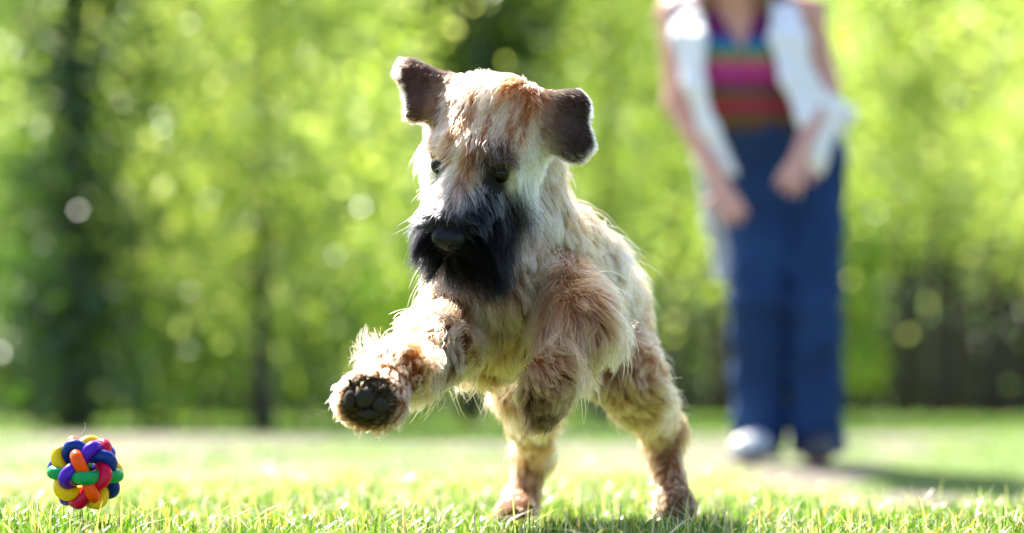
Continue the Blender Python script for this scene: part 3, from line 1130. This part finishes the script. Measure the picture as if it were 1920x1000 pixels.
def coat_colour(p, tw, seed=0, skin=False):
    """Root and tip colour of the coat at points p."""
    n = len(p)
    rg = np.random.default_rng(90 + seed)
    n1 = noise3(p, 9, 41, 2)
    n2 = noise3(p, 30, 42, 2)
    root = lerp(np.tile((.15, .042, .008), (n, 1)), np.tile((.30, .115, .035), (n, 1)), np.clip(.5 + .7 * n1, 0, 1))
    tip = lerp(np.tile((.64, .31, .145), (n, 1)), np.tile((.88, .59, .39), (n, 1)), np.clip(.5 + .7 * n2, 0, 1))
    legs = tw['hindL'] + tw['hindR'] + tw['foreR'] + tw['pawR']
    root = lerp(root, np.tile((.21, .065, .014), (n, 1)), legs * .8)
    tip = lerp(tip, np.tile((.58, .275, .105), (n, 1)), legs * .75)
    low = (tw['torso'] + .6 * tw['neck']) * sstep(-p[:, 2], -at(930, 520, 4.9)[2], -at(930, 620, 4.9)[2]) * (1 - sstep(p[:, 1], 4.95, 5.1))  # lower chest: mostly its shade put into the coat colour, partly tawny hair
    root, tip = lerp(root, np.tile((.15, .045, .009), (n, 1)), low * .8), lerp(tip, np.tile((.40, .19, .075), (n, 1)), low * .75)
    # soiled paws
    dr = (tw['pawR'] + .8 * tw['foreR']) * sstep(-p[:, 2], -at(1000, 690, 4.7)[2], -at(1000, 745, 4.7)[2])
    dark = np.tile((.055, .032, .012), (n, 1))
    root, tip = lerp(root, dark * .8, dr * .95), lerp(tip, dark * 1.2, dr * .92)
    hz = sstep(-p[:, 2], -.085, -.035) * (tw['hindL'] * .4 + tw['hindR'])
    root, tip = lerp(root, dark * 1.8, hz * .7), lerp(tip, dark * 3, hz * .7)
    dp = np.linalg.norm(p - PADC, axis=1)
    pd = (1 - sstep(dp, .030, .044)) * tw['pawL']
    root, tip = lerp(root, dark * .5, pd), lerp(tip, dark * .7, pd)
    # ears: dark brown, pale at the rim
    er = tw['earL'] + tw['earR']
    root = lerp(root, np.tile((.028, .012, .008), (n, 1)) * (1 + 1.4 * tw['earL'])[:, None], er)
    tip = lerp(tip, np.tile((.060, .031, .022), (n, 1)) * (1 + 1.4 * tw['earL'])[:, None], er)
    # head
    q = p - H0
    f, u, r = q @ HF, q @ HU, q @ HR
    hw = np.clip(tw['head'] + tw['muzzle'] + tw['jaw'], 0, 1)
    streak = noise3(np.stack([r * 2.2, f * .35, u * .35], 1), 28, 51, 2)
    if not skin:
        streak = streak + rg.normal(0, .32, n)
    cr = lerp(np.tile((.62, .40, .24), (n, 1)), np.tile((.28, .085, .02), (n, 1)), sstep(streak, -.05, .7))
    ct = lerp(np.tile((.80, .64, .48), (n, 1)), np.tile((.45, .20, .08), (n, 1)), sstep(streak, .1, .8))
    root, tip = lerp(root, cr, hw), lerp(tip, ct, hw)
    gd = np.linalg.norm(p - at(980, 190, 4.78), axis=1)
    gw = (1 - sstep(gd, .018, .045)) * np.clip(hw + er, 0, 1)
    root, tip = lerp(root, np.tile((.26, .06, .008), (n, 1)), gw), lerp(tip, np.tile((.42, .13, .03), (n, 1)), gw)
    # dark brow streaks above the right eye
    bd = np.linalg.norm((q - (HF * .066 + HU * .020 + HR * .032)) * 1.0, axis=1)
    bw = (1 - sstep(bd, .020, .042)) * hw * (.5 if skin else (rg.uniform(size=n) < .82))
    root, tip = lerp(root, np.tile((.015, .009, .006), (n, 1)), bw), lerp(tip, np.tile((.05, .03, .022), (n, 1)), bw)
    # grey-white eye surround left, dark rim around both eyes
    for e, rad in ((EYE_L, .019), (EYE_R, .030)):
        w = (1 - sstep(np.linalg.norm(p - e, axis=1), rad * .55, rad)) * hw
        root, tip = lerp(root, np.tile((.012, .008, .006), (n, 1)), w), lerp(tip, np.tile((.03, .02, .017), (n, 1)), w)
    # cheeks pale
    cheek = sstep(np.abs(r), .040, .056) * (1 - sstep(f, .075, .10)) * sstep(-u, -.02, .01) * hw
    root, tip = lerp(root, np.tile((.70, .63, .55), (n, 1)), cheek), lerp(tip, np.tile((.86, .81, .75), (n, 1)), cheek)
    # muzzle: silver on the bridge, black below and to the right
    right = sstep(r, .004, .030)
    lowm = sstep(-u, .016, .036)
    edge = .148 - .038 * right - .050 * lowm            # where the black begins along the muzzle
    blk = sstep(f, edge - .014, edge + .010) * hw
    gry = sstep(f, .074, .092) * hw * sstep(-u, -.022, -.006)
    black = np.tile((.004, .004, .005), (n, 1))
    sil = lerp(np.tile((.58, .53, .50), (n, 1)), np.tile((.30, .28, .32), (n, 1)), np.clip(sstep(f, .09, .13) * .7 + right * .6, 0, 1))
    mixd = rg.uniform(size=n) if not skin else np.full(n, .2)
    sil = np.where((mixd < .15 + .35 * right)[:, None], black * 4, sil)
    root, tip = lerp(root, sil * .7, gry), lerp(tip, sil, gry)
    root, tip = lerp(root, black, blk), lerp(tip, black * 1.8, blk)
    jw = tw['jaw'] * sstep(f, .050, .075)
    root, tip = lerp(root, black, jw), lerp(tip, black * 1.5, jw)
    v = rg.uniform(.75, 1.12, (n, 1))
    return np.clip(root * v, 0, .95), np.clip(tip * v, 0, .95)


# skin colour of the body follows the coat
_, _, _, tw = soft_fields(DV)
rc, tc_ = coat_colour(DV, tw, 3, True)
m_dog, t, out = new_mat('dog_skin')
an = N(t, 'ShaderNodeAttribute', attribute_name='tint')
b = N(t, 'ShaderNodeBsdfPrincipled', Roughness=.8)
b.inputs['Specular IOR Level'].default_value = .15
t.links.new(an.outputs['Color'], b.inputs['Base Color'])
t.links.new(b.outputs[0], out.inputs['Surface'])
me = mesh_np('dog', DV, DF, m_dog)
point_color(me, 'tint', rc * .8)
dog = obj('dog', me, label='shaggy wheaten puppy with black beard leaping towards the toy ball', cat='dog')

DTRI = np.concatenate([DF[:, [0, 1, 2]], DF[:, [0, 2, 3]]])
DA = np.linalg.norm(np.cross(DV[DTRI[:, 1]] - DV[DTRI[:, 0]], DV[DTRI[:, 2]] - DV[DTRI[:, 0]]), axis=1) / 2


def sample_surface(n, rng):
    k = rng.choice(len(DTRI), n, p=DA / DA.sum())
    a, b = rng.uniform(size=n), rng.uniform(size=n)
    s = a + b > 1
    a[s], b[s] = 1 - a[s], 1 - b[s]
    w = np.stack([1 - a - b, a, b], 1)
    p = (DV[DTRI[k]] * w[..., None]).sum(1)
    nr = norm((DN[DTRI[k]] * w[..., None]).sum(1))
    return p, nr


NP = 8


def grow(p, nr, comb, ln, lift, rng, droop, wave_amp, wave_n, jit):
    n = len(p)
    cn = comb - nr * (comb * nr).sum(1, keepdims=True) * .75
    cn = norm(cn + rng.normal(size=(n, 3)) * jit)
    side = norm(np.cross(cn, nr))
    ph = rng.uniform(0, 6.283, n)[:, None]
    pts = np.zeros((n, NP, 3))
    cur = p - nr * .002
    pts[:, 0] = cur
    step = ln[:, None] / (NP - 1)
    for i in range(1, NP):
        s = i / (NP - 1)
        dr = norm(cn * (.35 + .65 * s) + nr * lift[:, None] * (1.5 - 1.3 * s) + DOWN * droop[:, None] * s)
        cur = cur + dr * step
        w = wave_amp[:, None] * ln[:, None] * s * np.sin(ph + s * wave_n * 6.283)
        w2 = wave_amp[:, None] * ln[:, None] * s * np.cos(ph * 1.7 + s * wave_n * 5.1) * .6
        pts[:, i] = cur + side * w + nr * w2
    return pts


def fields_for(p, nr, rng):
    comb, ln, lift, tw = soft_fields(p)
    nz = np.stack([noise3(p, 7, 61), noise3(p, 7, 62), noise3(p, 7, 63)], 1)
    ear_w = tw['earL'] + tw['earR']
    comb = norm(comb) + nz * (.55 * (1 - ear_w))[:, None]
    ln = ln * (1 + .28 * noise3(p, 16, 64))
    q = p - H0
    f, u, r = q @ HF, q @ HU, q @ HR
    # beard and moustache: long, falling out and down
    hw = tw['muzzle'] + tw['jaw']
    hw = np.clip(hw + tw['head'] * sstep(r, .02, .035) * sstep(-u, .01, .03), 0, 1)
    bl = hw * sstep(f + .022 * sstep(r, .0, .04), .055, .090) * sstep(-u, .004, .028)
    ln = ln + bl * (.019 + .026 * sstep(r, .0, .035))
    ln = ln * (1 - .35 * tw['head'] * sstep(f, .01, .05) * sstep(u, .0, .03))
    out = HR[None] * np.sign(r)[:, None] * np.clip(np.abs(r) / .03, 0, 1)[:, None]
    comb = lerp(comb, norm(out * 1.05 + DOWN * .75 + HF * .1), bl)
    # upper muzzle hair sweeps to the sides and back over the cheeks
    br = tw['muzzle'] * (1 - bl) * sstep(f, .05, .08)
    comb = lerp(comb, norm(out * .9 + HF * .45 + DOWN * .15), br)
    # keep the eyes and nose free
    for e, r1, r2 in ((EYE_L, .014, .027), (EYE_R, .014, .026), (NOSE, .019, .034)):
        de = np.linalg.norm(p - e, axis=1)
        ln = ln * (.12 + .88 * sstep(de, r1, r2))
        away = norm(p - e)
        comb = comb + away * (1.2 * (1 - sstep(de, r1, r2 * 1.3)))[:, None]
    # sole of the raised paw
    ln = ln * (.55 + .45 * sstep(np.linalg.norm(p - PADC, axis=1), .026, .040))
    droop = .25 + .5 * bl + .25 * (tw['torso'] + tw['foreR'])
    return comb, np.maximum(ln, .003), lift, tw, bl, ear_w, droop


def make_fur(n, n_guide, seed):
    rng = np.random.default_rng(seed)
    gp, gn = sample_surface(n_guide, rng)
    comb, ln, lift, tw, bl, ew, droop = fields_for(gp, gn, rng)
    wa = .19 * (1 - .8 * ew) * (1 - .4 * bl) + .0 * ln
    G = grow(gp, gn, comb, ln * rng.uniform(.85, 1.15, len(gp)), lift * rng.uniform(.7, 1.3, len(gp)), rng, droop, wa, 1.0, .18)
    cp, cn_ = sample_surface(2600, rng)
    c_comb, c_ln, c_lift, c_tw, c_bl, c_ew, c_dr = fields_for(cp, cn_, rng)
    cfac = rng.uniform(.72, 1.40, len(cp))
    cfac = 1 + (cfac - 1) * (1 - c_ew) * (1 - .6 * c_tw['head'])
    CG = grow(cp, cn_, c_comb, c_ln * cfac, c_lift, rng, c_dr, .22 * (1 - .8 * c_ew), 1.1, .2)
    kc = kdtree.KDTree(len(cp))
    for i, c in enumerate(cp):
        kc.insert(c, i)
    kc.balance()
    ci = np.array([kc.find(c)[1] for c in gp])
    okc = (np.einsum('ij,ij->i', gn, cn_[ci]) > .4)[:, None, None]
    headish = np.clip(tw['head'] + .6 * tw['muzzle'] + ew, 0, 1)[:, None, None]
    G = G + (CG[ci] - G) * .62 * (1 - .7 * headish) * okc * (np.linspace(0, 1, NP)[None, :, None] ** 1.15)
    gfac = cfac[ci]
    kd = kdtree.KDTree(len(gp))
    for i, c in enumerate(gp):
        kd.insert(c, i)
    kd.balance()
    p, nr = sample_surface(n, rng)
    comb, ln, lift, tw, bl, ew, droop = fields_for(p, nr, rng)
    gi = np.array([kd.find(c)[1] for c in p])
    lnj = ln * rng.uniform(.6, 1.15, n) * gfac[gi]
    stray = (rng.uniform(size=n) < .05) & (ew < .3)
    lnj[stray] *= 1.45
    S = grow(p, nr, comb, lnj, lift * rng.uniform(.6, 1.4, n), rng, droop, .05 + 0 * ln, 1.0, .12)
    s = np.linspace(0, 1, NP)[None, :, None]
    cl = (.86 - .35 * ew)[:, None, None] * rng.uniform(.55, 1.0, n)[:, None, None]
    cl[stray] *= .45
    cl = cl * (1 - .55 * np.clip(tw['head'] + .5 * tw['muzzle'], 0, 1))[:, None, None]
    same = (np.einsum('ij,ij->i', nr, gn[gi]) > .35)[:, None, None]
    S = S + (G[gi] - S) * cl * same * s ** 1.0
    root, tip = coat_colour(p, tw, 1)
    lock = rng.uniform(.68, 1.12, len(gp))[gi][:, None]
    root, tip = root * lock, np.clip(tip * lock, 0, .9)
    for tg in ('earL', 'earR'):
        pn = [norm(np.cross(pr['b'] - pr['a'], pr['c'] - pr['a'])) for pr in prims if pr['tag'] == tg]
        pn = norm(np.mean([v if v @ pn[0] > 0 else -v for v in pn], 0))
        rim = tw[tg] * (1 - sstep(np.abs(nr @ pn), .45, .85))
        root, tip = lerp(root, np.tile((.55, .42, .32), (n, 1)), rim), lerp(tip, np.tile((.78, .68, .58), (n, 1)), rim)
    return p, S, root, tip, tw, bl, ew


FUR_N = 190000
p, S, root, tip, tw, bl, ew = make_fur(FUR_N, 9000, 303)
# pale fringe along the ear rims: where the thin flap turns its edge outwards
M_FUR = hair_mat('fur')
M_BEARD = hair_mat('beard_hair', .35, .4)
M_BEARD.node_tree.nodes['Principled Hair BSDF'].inputs['IOR'].default_value = 1.12


def fur_object(name, sel, rad, label=None, mat=None):
    k = np.nonzero(sel)[0]
    cd = bpy.data.hair_curves.new(name)
    cd.add_curves([NP] * len(k))
    cd.attributes['position'].data.foreach_set('vector', S[k].reshape(-1).astype(np.float32))
    tp = np.array([1, 1, .95, .9, .8, .65, .45, .15])
    rr = (np.random.default_rng(5).uniform(.75, 1.25, (len(k), 1)) * rad * tp[None]).ravel().astype(np.float32)
    ra = cd.attributes.get('radius') or cd.attributes.new('radius', 'FLOAT', 'POINT')
    ra.data.foreach_set('value', rr)
    for nm, c in (('root_tint', root), ('tip_tint', tip)):
        a = cd.attributes.new(nm, 'FLOAT_COLOR', 'CURVE')
        a.data.foreach_set('color', np.concatenate([c[k], np.ones((len(k), 1))], 1).astype(np.float32).ravel())
    cd.materials.append(mat or M_FUR)
    return obj(name, cd, dog, label=label)


headw = tw['head'] + tw['muzzle'] + tw['jaw']
is_beard = (bl > .25)
is_earL = (tw['earL'] > .5) & ~is_beard
is_earR = (tw['earR'] > .5) & ~is_beard
is_head = (headw > .5) & ~is_beard & ~is_earL & ~is_earR
is_coat = ~(is_beard | is_earL | is_earR | is_head)
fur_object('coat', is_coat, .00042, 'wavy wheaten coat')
fur_object('head_fur', is_head, .00036, 'cream and brown hair of the head')
fur_object('beard', is_beard, .00042, 'black beard and moustache', M_BEARD)
fur_object('ear_fur', is_earL, .00034, 'brown hair of the ear on the left', M_BEARD)
fur_object('ear_fur', is_earR, .00034, 'dark brown hair of the ear on the right', M_BEARD)

# nose, eyes, pads, claws
M_NOSE = pbr('nose_leather', (.003, .003, .006), .34, .22, 300, .4, .25)
M_EYE = pbr('eye_dark', (.003, .002, .0015), .07, .22)
M_PAD = pbr('pad_leather', (.028, .021, .016), .9, .2, 200, .4, .4)
M_CLAW = pbr('claw_horn', (.02, .016, .012), .4, .5)
npr = [cone(NOSE - HR * .0095, NOSE + HR * .0095, .0115, .0115), cone(NOSE - HU * .010, NOSE - HU * .016 - HF * .002, .008, .006),
       cone(NOSE - HF * .012 - HR * .008, NOSE - HF * .012 + HR * .008, .0115, .0115)]
holes = [cone(NOSE + HF * .012 - HU * .002 + HR * s * .0075, NOSE + HF * .006 - HU * .004 + HR * s * .016, .0038, .003) for s in (-1, 1)]
V, F = surface_nets(lambda q: np.maximum(smin_all(q, npr, .004), -smin_all(q, holes, .002)), NOSE - .045, NOSE + .045, .0018)
obj('nose', mesh_np('nose', V, F, M_NOSE), dog)
for e in (EYE_L, EYE_R):
    V, F, _ = ellipsoid(e - HF * .004, (HR * .0130, HU * .0125, HF * .0125))
    obj('eye', mesh_np('eye', V, F, M_EYE), dog)
V, F = [], []
sole_n = norm(np.array((0, 0, CAM_H)) - PADC)
for k, (x, y, a, bb) in enumerate(((683, 747, .0120, .0122), (656, 750, .0068, .0110), (713, 760, .0098, .0088), (690, 776, .0120, .0050))):
    c = at(x, y, 4.419)
    V, F, _ = ellipsoid(c, (np.array((a, 0, 0)), np.array((0, 0, bb)), sole_n * .008), 14, 8)
    obj('paw_pad', mesh_np('paw_pad', V, F, M_PAD), dog)
for x, y, dx, dy in ((658, 722, -3, -12), (672, 722, 1, -10), (712, 735, 4, -9)):
    A, B = at(x, y, 4.42), at(x + dx, y + dy, 4.40)
    V, F, T3 = tube(np.array([A, (A + B) / 2 + np.array((0, -.002, .001)), B]), [.0028, .0022, .0004], 6)
    obj('claw', mesh_np('claw', V, [F, T3], M_CLAW), dog)
